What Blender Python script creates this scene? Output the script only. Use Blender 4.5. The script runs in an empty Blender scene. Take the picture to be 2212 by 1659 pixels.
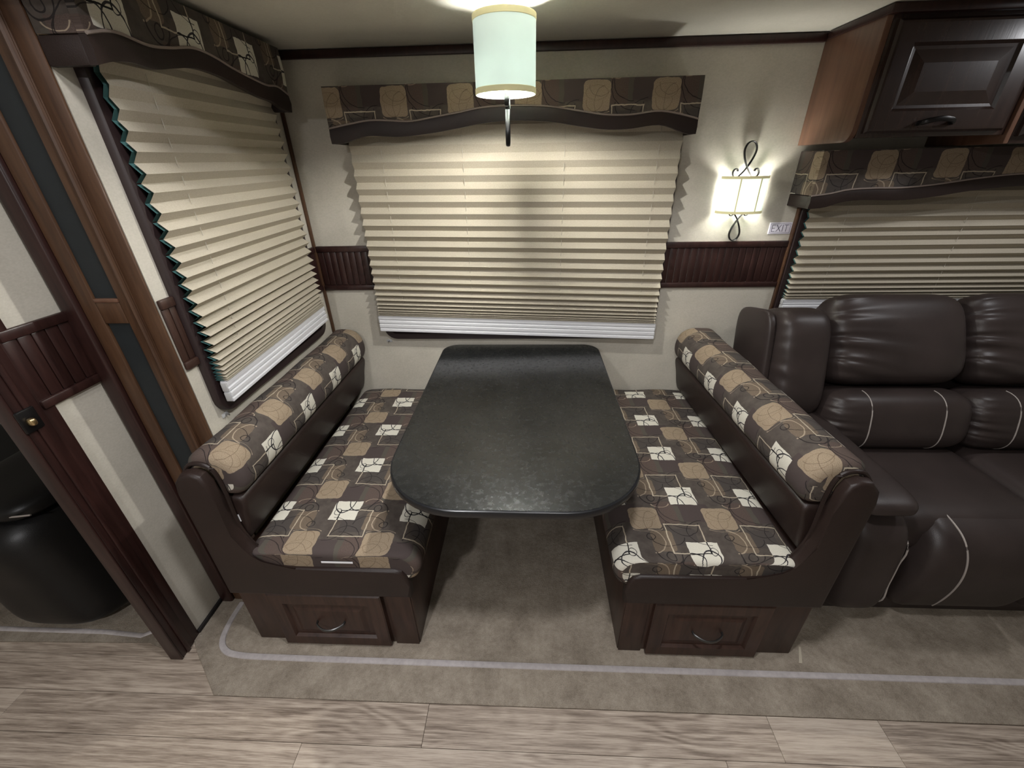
import bpy, bmesh, math, random
from mathutils import Vector, Matrix
random.seed(7)
SC = bpy.context.scene
COL = SC.collection
sin, cos, pi = math.sin, math.cos, math.pi

# ---------------------------------------------------------------- camera, world, lights
F_PX = 890.87
PITCH, YAW, ROLL = .4914029, .0500403, -.0211
def make_camera():
    fwd = Vector((-sin(YAW)*cos(PITCH), cos(YAW)*cos(PITCH), -sin(PITCH)))
    rt = Vector((cos(YAW), sin(YAW), 0)); up = rt.cross(fwd)
    r2 = cos(ROLL)*rt + sin(ROLL)*up; u2 = -sin(ROLL)*rt + cos(ROLL)*up
    m = Matrix((r2, u2, -fwd)).transposed().to_4x4(); m.translation = (0, 0, 1.54)
    cd = bpy.data.cameras.new('camera'); cd.sensor_width = 36; cd.sensor_fit = 'HORIZONTAL'
    cd.lens = F_PX/2212*36; cd.clip_start = .02
    o = bpy.data.objects.new('camera', cd); COL.objects.link(o); o.matrix_world = m
    SC.camera = o
make_camera()
SC.view_settings.view_transform = 'Standard'; SC.view_settings.look = 'None'
SC.view_settings.gamma = 1; SC.view_settings.use_curve_mapping = False
SC.view_settings.exposure = 1.55
w = bpy.data.worlds.new('night'); SC.world = w; w.use_nodes = True
w.node_tree.nodes['Background'].inputs[0].default_value = (.01, .012, .016, 1)
w.node_tree.nodes['Background'].inputs[1].default_value = .3
def area_light(name, loc, power, size, color=(1, .97, .92), rot=(0, 0, 0)):
    l = bpy.data.lights.new(name, 'AREA'); l.shape = 'DISK'; l.size = size; l.energy = power; l.color = color
    o = bpy.data.objects.new(name, l); COL.objects.link(o); o.location = loc; o.rotation_euler = rot
    return o
# round LED ceiling lamps of the main room (flush in the ceiling, above and behind the camera)
LAMP = (.98, .98, 1)
area_light('ceiling_lamp_light', (-.45, .78, 2.135), 1.9, .14, LAMP)
area_light('ceiling_lamp_light', (.10, .40, 2.135), 5.6, .14, LAMP)
area_light('ceiling_lamp_light', (-.75, -.95, 2.135), 10.0, .14, LAMP)
area_light('ceiling_lamp_light', (-1.5, .05, 2.135), .6, .14, LAMP)
# round lamp in the lower slide-out ceiling in front of the overhead cabinets
area_light('slide_lamp_light', (1.86, 1.24, 1.924), 2.0, .12, (.97, .97, 1))
PENDANT_W, SCONCE_W = 9.5, 1.9

# ---------------------------------------------------------------- node helpers
class NT:
    """a tiny expression builder for shader math nodes"""
    def __init__(s, name):
        s.mat = bpy.data.materials.new(name); s.mat.use_nodes = True
        s.t = s.mat.node_tree; s.b = s.t.nodes['Principled BSDF']
    def node(s, typ, **k):
        n = s.t.nodes.new(typ)
        for a, v in k.items(): setattr(n, a, v)
        return n
    def link(s, a, b): s.t.links.new(a.s if isinstance(a, X) else a, b)
    def put(s, sock, v):
        if isinstance(v, X): s.t.links.new(v.s, sock)
        elif hasattr(v, 'links') or hasattr(v, 'is_linked'): s.t.links.new(v, sock)
        else: sock.default_value = v
    def math(s, op, a, b=None, c=None):
        n = s.node('ShaderNodeMath', operation=op)
        for i, v in enumerate((a, b, c)):
            if v is not None: s.put(n.inputs[i], v)
        return X(s, n.outputs[0])
    def coord(s, kind='Object'):
        return s.node('ShaderNodeTexCoord').outputs[kind]
    def mapping(s, vec, scale=(1, 1, 1), loc=(0, 0, 0), rot=(0, 0, 0)):
        n = s.node('ShaderNodeMapping'); s.link(vec, n.inputs[0])
        n.inputs['Scale'].default_value = scale; n.inputs['Location'].default_value = loc; n.inputs['Rotation'].default_value = rot
        return n.outputs[0]
    def noise(s, vec, scale, detail=3, rough=.5, dist=0):
        n = s.node('ShaderNodeTexNoise'); s.link(vec, n.inputs['Vector'])
        n.inputs['Scale'].default_value = scale; n.inputs['Detail'].default_value = detail
        n.inputs['Roughness'].default_value = rough; n.inputs['Distortion'].default_value = dist
        return X(s, n.outputs['Fac'])
    def ramp(s, fac, stops):
        n = s.node('ShaderNodeValToRGB'); s.put(n.inputs[0], fac)
        e = n.color_ramp.elements
        while len(e) < len(stops): e.new(.5)
        for el, (p, c) in zip(e, stops): el.position = p; el.color = (*c, 1)
        return n.outputs[0]
    def mix(s, fac, a, b, mode='MIX'):
        n = s.node('ShaderNodeMix', data_type='RGBA', blend_type=mode)
        s.put(n.inputs[0], fac)
        for i, v in ((6, a), (7, b)):
            if isinstance(v, tuple): n.inputs[i].default_value = (*v, 1) if len(v) == 3 else v
            else: s.link(v, n.inputs[i])
        return n.outputs[2]
    def bump(s, h, strength=.3, dist=.002):
        n = s.node('ShaderNodeBump'); n.inputs['Strength'].default_value = strength
        n.inputs['Distance'].default_value = dist; s.put(n.inputs['Height'], h)
        s.link(n.outputs[0], s.b.inputs['Normal'])
    def base(s, c):
        if isinstance(c, tuple): s.b.inputs['Base Color'].default_value = (*c, 1)
        else: s.link(c, s.b.inputs['Base Color'])
        return s
    def rough(s, r, spec=.5):
        s.put(s.b.inputs['Roughness'], r); s.b.inputs['Specular IOR Level'].default_value = spec
        return s
class X:
    def __init__(s, n, k): s.n, s.s = n, k
    def __add__(s, o): return s.n.math('ADD', s, o)
    __radd__ = __add__
    def __sub__(s, o): return s.n.math('SUBTRACT', s, o)
    def __rsub__(s, o): return s.n.math('SUBTRACT', o, s)
    def __mul__(s, o): return s.n.math('MULTIPLY', s, o)
    __rmul__ = __mul__
    def __truediv__(s, o): return s.n.math('DIVIDE', s, o)
    def __lt__(s, o): return s.n.math('LESS_THAN', s, o)
    def __gt__(s, o): return s.n.math('GREATER_THAN', s, o)
    def abs(s): return s.n.math('ABSOLUTE', s)
    def fract(s): return s.n.math('FRACT', s)
    def sqrt(s): return s.n.math('SQRT', s)
    def max(s, o): return s.n.math('MAXIMUM', s, o)
    def min(s, o): return s.n.math('MINIMUM', s, o)

def wood(name, dark, light, rough=.38, scale=(14, 14, 1.3), spec=.45, coat=0):
    n = NT(name); v = n.mapping(n.coord(), scale)
    g = n.noise(v, 3.2, 5, .6, .8); f = n.noise(v, 17, 2, .5)
    c = n.ramp(g, [(.3, dark), (.7, light)])
    n.base(n.mix(n.math('MULTIPLY', f, .35), c, tuple(x*.55 for x in dark)))
    n.rough(rough, spec); n.b.inputs['Coat Weight'].default_value = coat; n.b.inputs['Coat Roughness'].default_value = .2
    n.bump(f, .08, .001)
    return n.mat
def plain(name, c, rough=.5, metal=0, spec=.5, noise=0):
    n = NT(name)
    if noise:
        k = n.noise(n.coord(), noise, 4, .6)
        n.base(n.ramp(k, [(.3, tuple(x*.86 for x in c)), (.7, tuple(min(1, x*1.1) for x in c))]))
    else: n.base(c)
    n.rough(rough, spec); n.b.inputs['Metallic'].default_value = metal
    return n.mat
def leather(name, c, rough=.42, grain=.25):
    n = NT(name); v = n.coord()
    k = n.noise(v, 6, 3); n.base(n.ramp(k, [(.3, tuple(x*.85 for x in c)), (.7, tuple(x*1.2 for x in c))]))
    vo = n.node('ShaderNodeTexVoronoi'); n.link(v, vo.inputs['Vector']); vo.inputs['Scale'].default_value = 420
    n.rough(rough, .34); n.bump(vo.outputs['Distance'], grain, .0007)
    return n.mat

M = {}
M['mahogany'] = wood('mahogany', (.016, .006, .0052), (.042, .0165, .0135), .36)
M['bench_wood'] = wood('bench_wood', (.024, .0108, .0078), (.060, .029, .020), .40)
M['cherry'] = wood('cherry_veneer', (.105, .050, .030), (.165, .085, .053), .42)
M['espresso'] = wood('espresso_wood', (.020, .011, .009), (.040, .022, .017), .26, coat=.4)
M['fascia'] = wood('fascia_wood', (.050, .023, .012), (.105, .052, .026), .42)
M['inset'] = plain('dark_inset', (.009, .0125, .014), .6, noise=30)
M['vinyl'] = leather('brown_vinyl', (.019, .0110, .0090), .44)
M['leather'] = leather('brown_leather', (.032, .0235, .0215), .42, .22)
M['black_leather'] = leather('black_leather', (.005, .0048, .0048), .40, .18)
M['cord'] = plain('blind_cord', (.42, .385, .32), .8)
M['piping'] = plain('piping', (.23, .185, .16), .6)
M['welt'] = plain('welt_thread', (.32, .285, .26), .6)
M['white_plastic'] = plain('white_plastic', (.62, .62, .64), .35)
M['clear_plastic'] = plain('clear_plastic', (.42, .42, .42), .15)
M['iron'] = plain('black_iron', (.012, .011, .011), .38, .6)
M['pull'] = plain('antique_pewter', (.10, .10, .10), .35, .9)
M['black_pull'] = plain('black_pull', (.012, .011, .011), .3, .5)
M['steel'] = plain('steel', (.45, .45, .45), .3, 1)
M['brass'] = plain('brass', (.62, .47, .25), .3, 1)
M['teal'] = plain('teal_lining', (.05, .135, .13), .7)
M['sign_white'] = plain('sign_white', (.80, .77, .86), .5)
M['sign_ink'] = plain('sign_ink', (.10, .095, .14), .5)
M['rubber'] = plain('grey_strip', (.40, .365, .36), .6, noise=60)
M['near_black'] = plain('dark_gap', (.008, .006, .006), .7)  # near-black finish: subfloor showing in the plank joints, left baseboard
M['tag'] = plain('white_tag', (.8, .8, .82), .6)
M['window_frame'] = plain('brown_window_frame', (.022, .012, .012), .45)
M['seam'] = plain('carpet_seam', (.42, .37, .29), .9)

def m_wall(name, a, b):
    n = NT(name); v = n.coord()
    k1 = n.noise(v, 5, 4, .6); k2 = n.noise(n.mapping(v, (1, 1, 1.6)), 140, 2)
    c = n.ramp(k1*.6 + k2*.4, [(.32, a), (.68, b)])
    n.base(c).rough(.75, .25); n.bump(k2, .25, .001)
    return n.mat
M['wallpaper'] = m_wall('linen_wallpaper', (.42, .39, .33), (.53, .495, .425))
M['ceiling'] = m_wall('ceiling_panel', (.54, .52, .45), (.62, .595, .52))
M['plain_wall'] = m_wall('room_wall', (.58, .55, .49), (.66, .63, .57))

def m_blind():
    n = NT('blind_fabric'); k = n.noise(n.mapping(n.coord(), (1, 1, 1)), 260, 3)
    n.base(n.ramp(k, [(.3, (.40, .355, .28)), (.7, (.465, .42, .335))])).rough(.8, .2)
    tr = n.node('ShaderNodeBsdfTranslucent'); tr.inputs[0].default_value = (.7, .62, .46, 1)
    mx = n.node('ShaderNodeMixShader'); mx.inputs[0].default_value = .05
    n.link(n.b.outputs[0], mx.inputs[1]); n.link(tr.outputs[0], mx.inputs[2])
    n.link(mx.outputs[0], n.t.nodes['Material Output'].inputs[0])
    return n.mat
M['blind'] = m_blind()

def m_table():
    n = NT('charcoal_laminate'); v = n.coord()
    k = n.noise(v, 5, 6, .65, .6); s = n.noise(n.mapping(v, (1, 1, 1), rot=(0, 0, .5)), 38, 4, .7, 2.5)
    c = n.ramp(k, [(.30, (.007, .008, .0078)), (.62, (.0165, .0172, .0166)), (.8, (.032, .032, .030))])
    fl = n.ramp(s, [(.665, (0, 0, 0)), (.74, (1, 1, 1))])
    c2 = n.mix(n.math('MULTIPLY', fl, .22), c, (.20, .195, .18))
    n.base(c2)
    r = n.noise(v, 60, 6, .75)
    n.rough(r*.42 + .04, 1.0); n.bump(n.noise(v, 130, 4, .7)*.8 + s*.2, .22, .0009)
    return n.mat
M['table'] = m_table()
M['table_edge'] = plain('black_table_edge', (.010, .0105, .012), .25)

def m_carpet():
    n = NT('taupe_carpet'); v = n.coord()
    k = n.noise(v, 9, 4, .6); f = n.noise(v, 330, 3, .7); g = n.noise(v, 70, 3, .6)
    c = n.ramp(k*.40 + f*.36 + g*.24, [(.36, (.20, .165, .128)), (.5, (.315, .268, .215)), (.64, (.43, .375, .305))])
    n.base(c).rough(.95, .1); n.bump(f*.7 + g*.6, .9, .006)
    return n.mat
M['carpet'] = m_carpet()

def m_plank():
    n = NT('oak_laminate'); v = n.coord()
    oi = n.node('ShaderNodeObjectInfo')
    r = X(n, oi.outputs['Random']); tone = n.node('ShaderNodeSeparateColor'); n.link(oi.outputs['Color'], tone.inputs[0])
    off = n.node('ShaderNodeCombineXYZ')
    n.put(off.inputs[0], r*37.0); n.put(off.inputs[1], r*91.0); n.put(off.inputs[2], r*13.0)
    va = n.node('ShaderNodeVectorMath', operation='ADD'); n.link(v, va.inputs[0]); n.link(off.outputs[0], va.inputs[1])
    g = n.noise(n.mapping(va.outputs[0], (.75, 20, 1)), 4.0, 6, .60, .25)
    knot = n.noise(n.mapping(va.outputs[0], (1.5, 6.5, 1)), 1.5, 1, .4, .3)
    rings = n.math('SINE', knot*78.0)
    rmask = n.ramp(n.noise(n.mapping(va.outputs[0], (1.1, 3.0, 1)), 2.0, 2), [(.46, (0, 0, 0)), (.60, (1, 1, 1))])
    fine = n.noise(n.mapping(va.outputs[0], (5, 150, 1)), 3, 4, .65)
    t = g*.46 + n.math('MULTIPLY', rmask, rings*.040) + fine*.40 + X(n, tone.outputs[0])*.17 - .03
    c = n.ramp(t, [(.36, (.15, .113, .087)), (.45, (.29, .233, .185)), (.54, (.44, .365, .297)), (.66, (.58, .50, .415))])
    cool = n.mix(r*.5, c, (.40, .36, .33), 'MULTIPLY')
    c = n.mix(.38, c, cool)
    n.base(c).rough(.5, .35); n.bump(fine + rings*.2, .12, .001)
    return n.mat
M['plank'] = m_plank()

def m_fabric():
    """patchwork print: tan, cream and brown squares, light outlines, black scrolls (tile period P, metres)"""
    P = .244
    n = NT('patchwork_fabric')
    uv = n.node('ShaderNodeTexCoord').outputs['UV']
    wob = n.node('ShaderNodeTexNoise'); n.link(uv, wob.inputs['Vector']); wob.inputs['Scale'].default_value = 30
    sep = n.node('ShaderNodeSeparateXYZ'); n.link(uv, sep.inputs[0])
    ws = n.node('ShaderNodeSeparateColor'); n.link(wob.outputs['Color'], ws.inputs[0])
    u = X(n, sep.outputs[0]) + (X(n, ws.outputs[0]) - .5)*.010
    v = X(n, sep.outputs[1]) + (X(n, ws.outputs[1]) - .5)*.010
    def wr(a, c): return ((a - c)/P + .5).fract()*P - P/2
    def rect(cx, cy, hw, hh): return (wr(u, cx).abs() < hw)*(wr(v, cy).abs() < hh)
    def rrect(cx, cy, hw, hh, r):
        x, y = (wr(u, cx).abs() - (hw-r)).max(0), (wr(v, cy).abs() - (hh-r)).max(0)
        return (x*x + y*y).sqrt() < r
    def outline(cx, cy, hw, hh, t):
        d = (wr(u, cx).abs() - hw).max(wr(v, cy).abs() - hh); return d.abs() < t
    def ring(cx, cy, rx, ry, t, half=None):
        x, y = wr(u, cx), wr(v, cy)
        d = (x*x + y*y*((rx/ry)**2)).sqrt() - rx
        m = d.abs() < t
        if half == 'up': m = m*(y > 0)
        if half == 'down': m = m*(y < 0)
        if half == 'right': m = m*(x > 0)
        if half == 'left': m = m*(x < 0)
        return m
    sp = n.noise(uv, 420, 3, .7); mo = n.noise(uv, 26, 3, .6)
    c = n.ramp(mo, [(.35, (.060, .049, .042)), (.65, (.084, .070, .060))])
    purple, olive = (.060, .046, .043), (.075, .066, .054)
    c = n.mix(rect(-.02, -.165, .052, .040), c, purple)
    c = n.mix(rect(.075, .085, .050, .036), c, olive)
    c = n.mix(rect(.045, -.06, .040, .034), c, (.060, .051, .046))
    tan = n.ramp(sp, [(.35, (.20, .15, .10)), (.65, (.33, .262, .185))])
    dull = n.ramp(sp, [(.35, (.105, .078, .056)), (.65, (.165, .128, .093))])
    red = n.ramp(sp, [(.35, (.068, .048, .041)), (.65, (.098, .072, .061))])
    c = n.mix(rect(.075, -.165, .032, .050), c, red)
    c = n.mix(rrect(.115, -.045, .034, .040, .012), c, dull)
    c = n.mix(rrect(-.092, -.140, .048, .047, .016), c, tan)
    white = n.ramp(sp, [(.3, (.50, .475, .40)), (.7, (.64, .61, .53))])
    wm = rect(0, 0, .047, .042)
    c = n.mix(wm, c, white)
    # leaf on the tan square
    leaf = ring(-.092, -.150, .040, .022, .0012).max(ring(-.085, -.128, .030, .034, .0011, 'up'))
    c = n.mix(leaf*.55, c, (.14, .09, .055))
    lite = ring(.150, -.045, .040, .044, .0018, 'left').max(ring(-.092, -.094, .046, .010, .0018, 'up')).max(ring(.085, -.205, .03, .016, .0018, 'up'))
    c = n.mix(lite*.75, c, (.36, .29, .21))
    vein = (ring(-.120, -.120, .034, .050, .0009, 'right').max(ring(-.105, -.175, .040, .036, .0009, 'up')))*rrect(-.092, -.140, .048, .047, .016)
    c = n.mix(vein*.6, c, (.10, .066, .042))
    # black scrolls
    bl = (ring(.108, .012, .013, .014, .0016)
          .max(ring(.108, -.004, .036, .042, .0017, 'up'))
          .max(ring(.150, -.062, .013, .012, .0015))
          .max(ring(.098, -.060, .052, .034, .0015, 'up'))
          .max(ring(.020, .062, .075, .060, .0014, 'right'))
          .max(ring(.012, .075, .090, .075, .0014, 'right'))
          .max(ring(-.030, -.080, .060, .050, .0013, 'right'))
          .max(ring(.036, -.120, .050, .052, .0012, 'up')))
    c = n.mix(bl*.85, c, (.014, .012, .012))
    scrib = (ring(-.012, .050, .034, .060, .0016, 'down').max(ring(.038, .052, .038, .052, .0016, 'down'))
             .max(ring(-.026, -.006, .012, .014, .0010)))*wm
    c = n.mix(scrib, c, (.035, .032, .035))
    ol = outline(.040, -.055, .056, .056, .0019)
    c = n.mix(ol*.85, c, (.42, .36, .27))
    c = n.mix(ol*wm, c, (.012, .011, .012))
    n.base(c).rough(.85, .2)
    n.bump(sp, .25, .0012)
    return n.mat
M['fabric'] = m_fabric()

def m_shade(name, col, emit, trans=.6, ec=(.84, .97, .90)):
    n = NT(name); k = n.noise(n.coord(), 60, 3)
    n.base(col).rough(.7, .1)
    n.b.inputs['Emission Color'].default_value = (*ec, 1); n.put(n.b.inputs['Emission Strength'], k*.12*emit + emit*.94)
    tr = n.node('ShaderNodeBsdfTranslucent'); tr.inputs[0].default_value = (*col, 1)
    mx = n.node('ShaderNodeMixShader'); mx.inputs[0].default_value = trans
    n.link(n.b.outputs[0], mx.inputs[1]); n.link(tr.outputs[0], mx.inputs[2])
    n.link(mx.outputs[0], n.t.nodes['Material Output'].inputs[0])
    return n.mat
M['shade'] = m_shade('lit_linen_shade', (.40, .455, .42), .15, .12)
M['shade_trim'] = m_shade('lit_shade_trim', (.52, .48, .28), .09, .07, (.95, .88, .52))
M['sconce_shade'] = m_shade('lit_sconce_shade', (.66, .72, .66), .22, .20)
def m_emit(name, c, s):
    n = NT(name); n.base(c); n.b.inputs['Emission Color'].default_value = (*c, 1); n.b.inputs['Emission Strength'].default_value = s
    return n.mat
M['bulb_pendant'] = m_emit('lit_bulb', (1, .985, .93), PENDANT_W/(pi*4*pi*.010**2))
M['bulb_upper'] = m_emit('lit_upper_bulb', (1, .985, .93), 5.5/(pi*4*pi*.010**2))
M['bulb_sconce'] = m_emit('lit_sconce_bulb', (1, .985, .92), SCONCE_W/(pi*4*pi*.026**2))
def m_glass():
    n = NT('night_glass'); n.base((.006, .007, .009)).rough(.05, .5); return n.mat
M['glass'] = m_glass()

# ---------------------------------------------------------------- mesh helpers
def obj(name, bm, mat, parent=None, smooth=True, angle=38):
    bmesh.ops.recalc_face_normals(bm, faces=bm.faces)
    me = bpy.data.meshes.new(name); bm.to_mesh(me); bm.free()
    me.materials.append(M[mat] if isinstance(mat, str) else mat)
    if smooth:
        for p in me.polygons: p.use_smooth = True
        me.set_sharp_from_angle(angle=math.radians(angle))
    o = bpy.data.objects.new(name, me); COL.objects.link(o)
    if parent is not None:
        o.parent = parent
        base = parent.parent.location if parent.parent else Vector((0, 0, 0))
        org = parent.location + base
        if org.length > 0: me.transform(Matrix.Translation(-org))
    return o
def thing(name, label, cat, loc=(0, 0, 0), group=None):
    o = bpy.data.objects.new(name, None); COL.objects.link(o); o.location = loc; o.empty_display_size = .05
    o['label'] = label; o['category'] = cat
    if group: o['group'] = group
    return o
def tag(o, label, cat, group=None):
    o['label'] = label; o['category'] = cat
    if group: o['group'] = group
    return o
def struct(name, bm, mat, parent=None, **k):
    o = obj(name, bm, mat, parent, **k)
    if parent is None: o['kind'] = 'structure'
    return o
def add_box(bm, x0, x1, y0, y1, z0, z1, bev=0, seg=2):
    r = bmesh.ops.create_cube(bm, size=1)
    vs = r['verts']
    for v in vs:
        v.co = Vector((x0 + (v.co.x+.5)*(x1-x0), y0 + (v.co.y+.5)*(y1-y0), z0 + (v.co.z+.5)*(z1-z0)))
    if bev:
        es = list({e for v in vs for e in v.link_edges})
        bmesh.ops.bevel(bm, geom=es, offset=bev, segments=seg, affect='EDGES', profile=.5)
    return bm
def box(x0, x1, y0, y1, z0, z1, bev=0, seg=2): return add_box(bmesh.new(), x0, x1, y0, y1, z0, z1, bev, seg)
def place(axis, a, p, q):
    """2-D point (p,q) in the plane normal to axis at a"""
    return {'x': (a, p, q), 'y': (p, a, q), 'z': (p, q, a)}[axis]
def prism(poly, axis, a0, a1, bev=0, seg=2, bm=None):
    bm = bm or bmesh.new(); n = len(poly)
    A = [bm.verts.new(place(axis, a0, *p)) for p in poly]; B = [bm.verts.new(place(axis, a1, *p)) for p in poly]
    fa = bm.faces.new(A); fb = bm.faces.new(B[::-1])
    for i in range(n): bm.faces.new((A[i], B[i], B[(i+1) % n], A[(i+1) % n]))
    if bev:
        es = list(set(fa.edges) | set(fb.edges))
        bmesh.ops.bevel(bm, geom=es, offset=bev, segments=seg, affect='EDGES', profile=.5)
    return bm
def loft(rings, closed=True, caps=True, us=None, vs=None, bm=None):
    """skin a list of rings; optional UV from us (per ring point, len n+1 when closed) and vs (per ring)"""
    bm = bm or bmesh.new(); n = len(rings[0])
    V = [[bm.verts.new(p) for p in r] for r in rings]
    uvl = bm.loops.layers.uv.new('UV') if us is not None else None
    m = n if closed else n-1
    for i in range(len(rings)-1):
        for j in range(m):
            k = (j+1) % n
            f = bm.faces.new((V[i][j], V[i][k], V[i+1][k], V[i+1][j]))
            if uvl:
                for l, (a, b) in zip(f.loops, ((j, i), (j+1, i), (j+1, i+1), (j, i+1))):
                    l[uvl].uv = (us[a], vs[b])
    if caps and closed:
        for ri, r in ((0, V[0]), (-1, V[-1])):
            f = bm.faces.new(r)
            if uvl:
                c = sum((v.co for v in r), Vector())/len(r)
                for j, l in enumerate(f.loops): l[uvl].uv = (us[j], vs[ri] - (.03 if ri == 0 else -.03))
    return bm
def arclen(pts, closed=True):
    s = [0]
    for i in range(1, len(pts) + (1 if closed else 0)):
        a, b = pts[i-1], pts[i % len(pts)]
        s.append(s[-1] + math.dist(a, b))
    return s
def smooth_path(pts, k=6, closed=False):
    """Catmull-Rom resampling"""
    P = [Vector(p) for p in pts]; out = []; n = len(P)
    rng = n if closed else n-1
    for i in range(rng):
        if closed: p0, p1, p2, p3 = P[(i-1) % n], P[i], P[(i+1) % n], P[(i+2) % n]
        else: p0, p1, p2, p3 = P[max(i-1, 0)], P[i], P[i+1], P[min(i+2, n-1)]
        for j in range(k):
            t = j/k
            out.append(.5*((2*p1) + (p2-p0)*t + (2*p0-5*p1+4*p2-p3)*t*t + (3*p1-p0-3*p2+p3)*t**3))
    if not closed: out.append(P[-1])
    return out
def sweep(pts, w, t, nrm=None, n=8, closed=False, bm=None):
    """sweep an ellipse (w along nrm, t across) along a path; nrm=None: round tube of radius w"""
    pts = [Vector(p) for p in pts]; rings = []
    N = len(pts)
    for i, p in enumerate(pts):
        d = (pts[(i+1) % N] - pts[i-1]) if closed else (pts[min(i+1, N-1)] - pts[max(i-1, 0)])
        d.normalize()
        a = Vector(nrm) if nrm else (Vector((0, 0, 1)) if abs(d.z) < .85 else Vector((0, 1, 0)))
        a = (a - d*a.dot(d)).normalized(); b = d.cross(a)
        tt = t if t else w
        rings.append([p + a*w*cos(2*pi*k/n) + b*tt*sin(2*pi*k/n) for k in range(n)])
    if closed: rings.append(rings[0])
    b2 = loft(rings, True, not closed, bm=bm)
    if closed: bmesh.ops.remove_doubles(b2, verts=b2.verts, dist=1e-6)
    return b2
def lathe(prof, c, n=32, bm=None, caps=False):
    rings = [[(c[0]+r*cos(2*pi*k/n), c[1]+r*sin(2*pi*k/n), z) for k in range(n)] for r, z in prof]
    return loft(rings, True, caps, bm=bm)
def puff(c, h, e=5, rot=0, cuts=22, fn=None, bm=None):
    """super-ellipsoid cushion: centre c, half sizes h, exponent e, tilt rot about x; fn(a,b,g)->offset vector in unit coords"""
    b = bm or bmesh.new()
    tmp = bmesh.new(); bmesh.ops.create_cube(tmp, size=2)
    bmesh.ops.subdivide_edges(tmp, edges=tmp.edges, cuts=cuts, use_grid_fill=True)
    R = Matrix.Rotation(rot, 3, 'X'); ee = e if isinstance(e, tuple) else (e, e, e)
    for v in tmp.verts:
        p = v.co.copy()
        lo, hi = 0., 2.
        for _ in range(26):
            m = (lo+hi)/2
            if sum(abs(m*q)**k for q, k in zip(p, ee)) > 1: hi = m
            else: lo = m
        q = p*lo
        off = fn(q.x, q.y, q.z) if fn else Vector((0, 0, 0))
        v.co = Vector(c) + R @ (Vector((q.x*h[0], q.y*h[1], q.z*h[2])) + Vector(off))
    if bm is None:
        b.free(); return tmp
    me = bpy.data.meshes.new('tmp'); tmp.to_mesh(me); tmp.free(); b.from_mesh(me); bpy.data.meshes.remove(me)
    return b
def panel_rings(x0, x1, z0, z1, y, rings):
    """raised panel facing -y; rings = (inset, outward) pairs from the back edge to the centre"""
    R = [[(x0+i, y-d, z0+i), (x1-i, y-d, z0+i), (x1-i, y-d, z1-i), (x0+i, y-d, z1-i)] for i, d in rings]
    return loft(R, True, True)

# ---------------------------------------------------------------- room shell
YB, XL, XR = 1.925, -.995, 3.2          # back wall, slide side wall, far right
CARPET_Z = .006
XP, YP, YF = -1.245, .845, 1.015         # partition face, its front trim, slide fascia plane
floor = struct('floor', box(-2.7, XR, -1.7, 2.0, -.06, -.004), 'near_black')
rows = [(-.012+.115*i) for i in range(-12, 9)]
tones = {5: [.75, .45, .55, .95, .40], 4: [.55, .75, .60, .5], 6: [.5, .5], 3: [.5, .6, .45, .5]}
seams = {5: [-1.705, -.324, .74, 1.075], 4: [-.69, .57, 1.9], 6: [-2.3], 7: [-2.5], 8: [-1.9], 3: [-1.3, .1, 1.3]}
for i in range(-12, 8):
    y0 = .563 + .115*(i-4) - .115; y1 = y0 + .115
    xs = [-2.7] + sorted(seams.get(i, [random.uniform(-1.6, -1.0), random.uniform(-.2, .4), random.uniform(1.2, 1.8)])) + [XR]
    for k, (a, b) in enumerate(zip(xs, xs[1:])):
        o = obj('plank', box(a+.0006, b-.0006, y0+.0006, y1-.0006, -.004, 0, .0006, 1), 'plank', floor, smooth=False)
        tn = tones[i][k] if i in tones else random.uniform(.3, .7)
        o.color = (tn, tn, tn, 1)

wall_back = struct('wall_back', box(XL-.3, XR, YB, YB+.06, 0, 1.96), 'wallpaper')
wall_left = struct('wall_left', box(XL-.035, XL, YF+.013, YB, 0, 1.96), 'wallpaper')
wall_right = struct('wall_right', box(XR, XR+.06, -1.7, 2.0, 0, 2.2), 'plain_wall')
wall_front = struct('wall_front', box(-2.7, XR, -1.76, -1.7, 0, 2.2), 'plain_wall')
wall_far = struct('wall_far_left', box(-2.76, -2.7, -1.7, 2.0, 0, 2.2), 'plain_wall')
wall_fb = struct('wall_back_left', box(-2.7, XL-.3, YB, YB+.06, 0, 2.0), 'plain_wall')
wall_part = struct('wall_partition', box(XP-.03, XP, YP, YF+.03, 0, 2.15), 'wallpaper')
ceiling = struct('ceiling', box(XL-.036, XR, 1.0, YB+.06, 1.93, 1.96), 'ceiling')
struct('ceiling_room', box(-2.7, XR, -1.7, 1.0, 2.15, 2.2), 'ceiling')
struct('ceiling_left', box(-2.7, XL-.036, 1.0, YB+.06, 2.15, 2.2), 'ceiling')
struct('trim_1', box(XL-.037, XR, .98, 1.0, 1.85, 2.15), 'mahogany')      # slide header
t2 = struct('trim_2', box(XL, 1.05, YB-.016, YB, 1.9, 1.928, .005), 'mahogany')   # ceiling trim
t3 = struct('trim_3', box(XL, XL+.014, YB-.014, YB, .3, 1.9, .004), 'fascia')          # corner post
base = struct('baseboard_back', box(-.40, .30, YB-.012, YB, CARPET_Z, .07, .003), 'mahogany')

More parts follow.
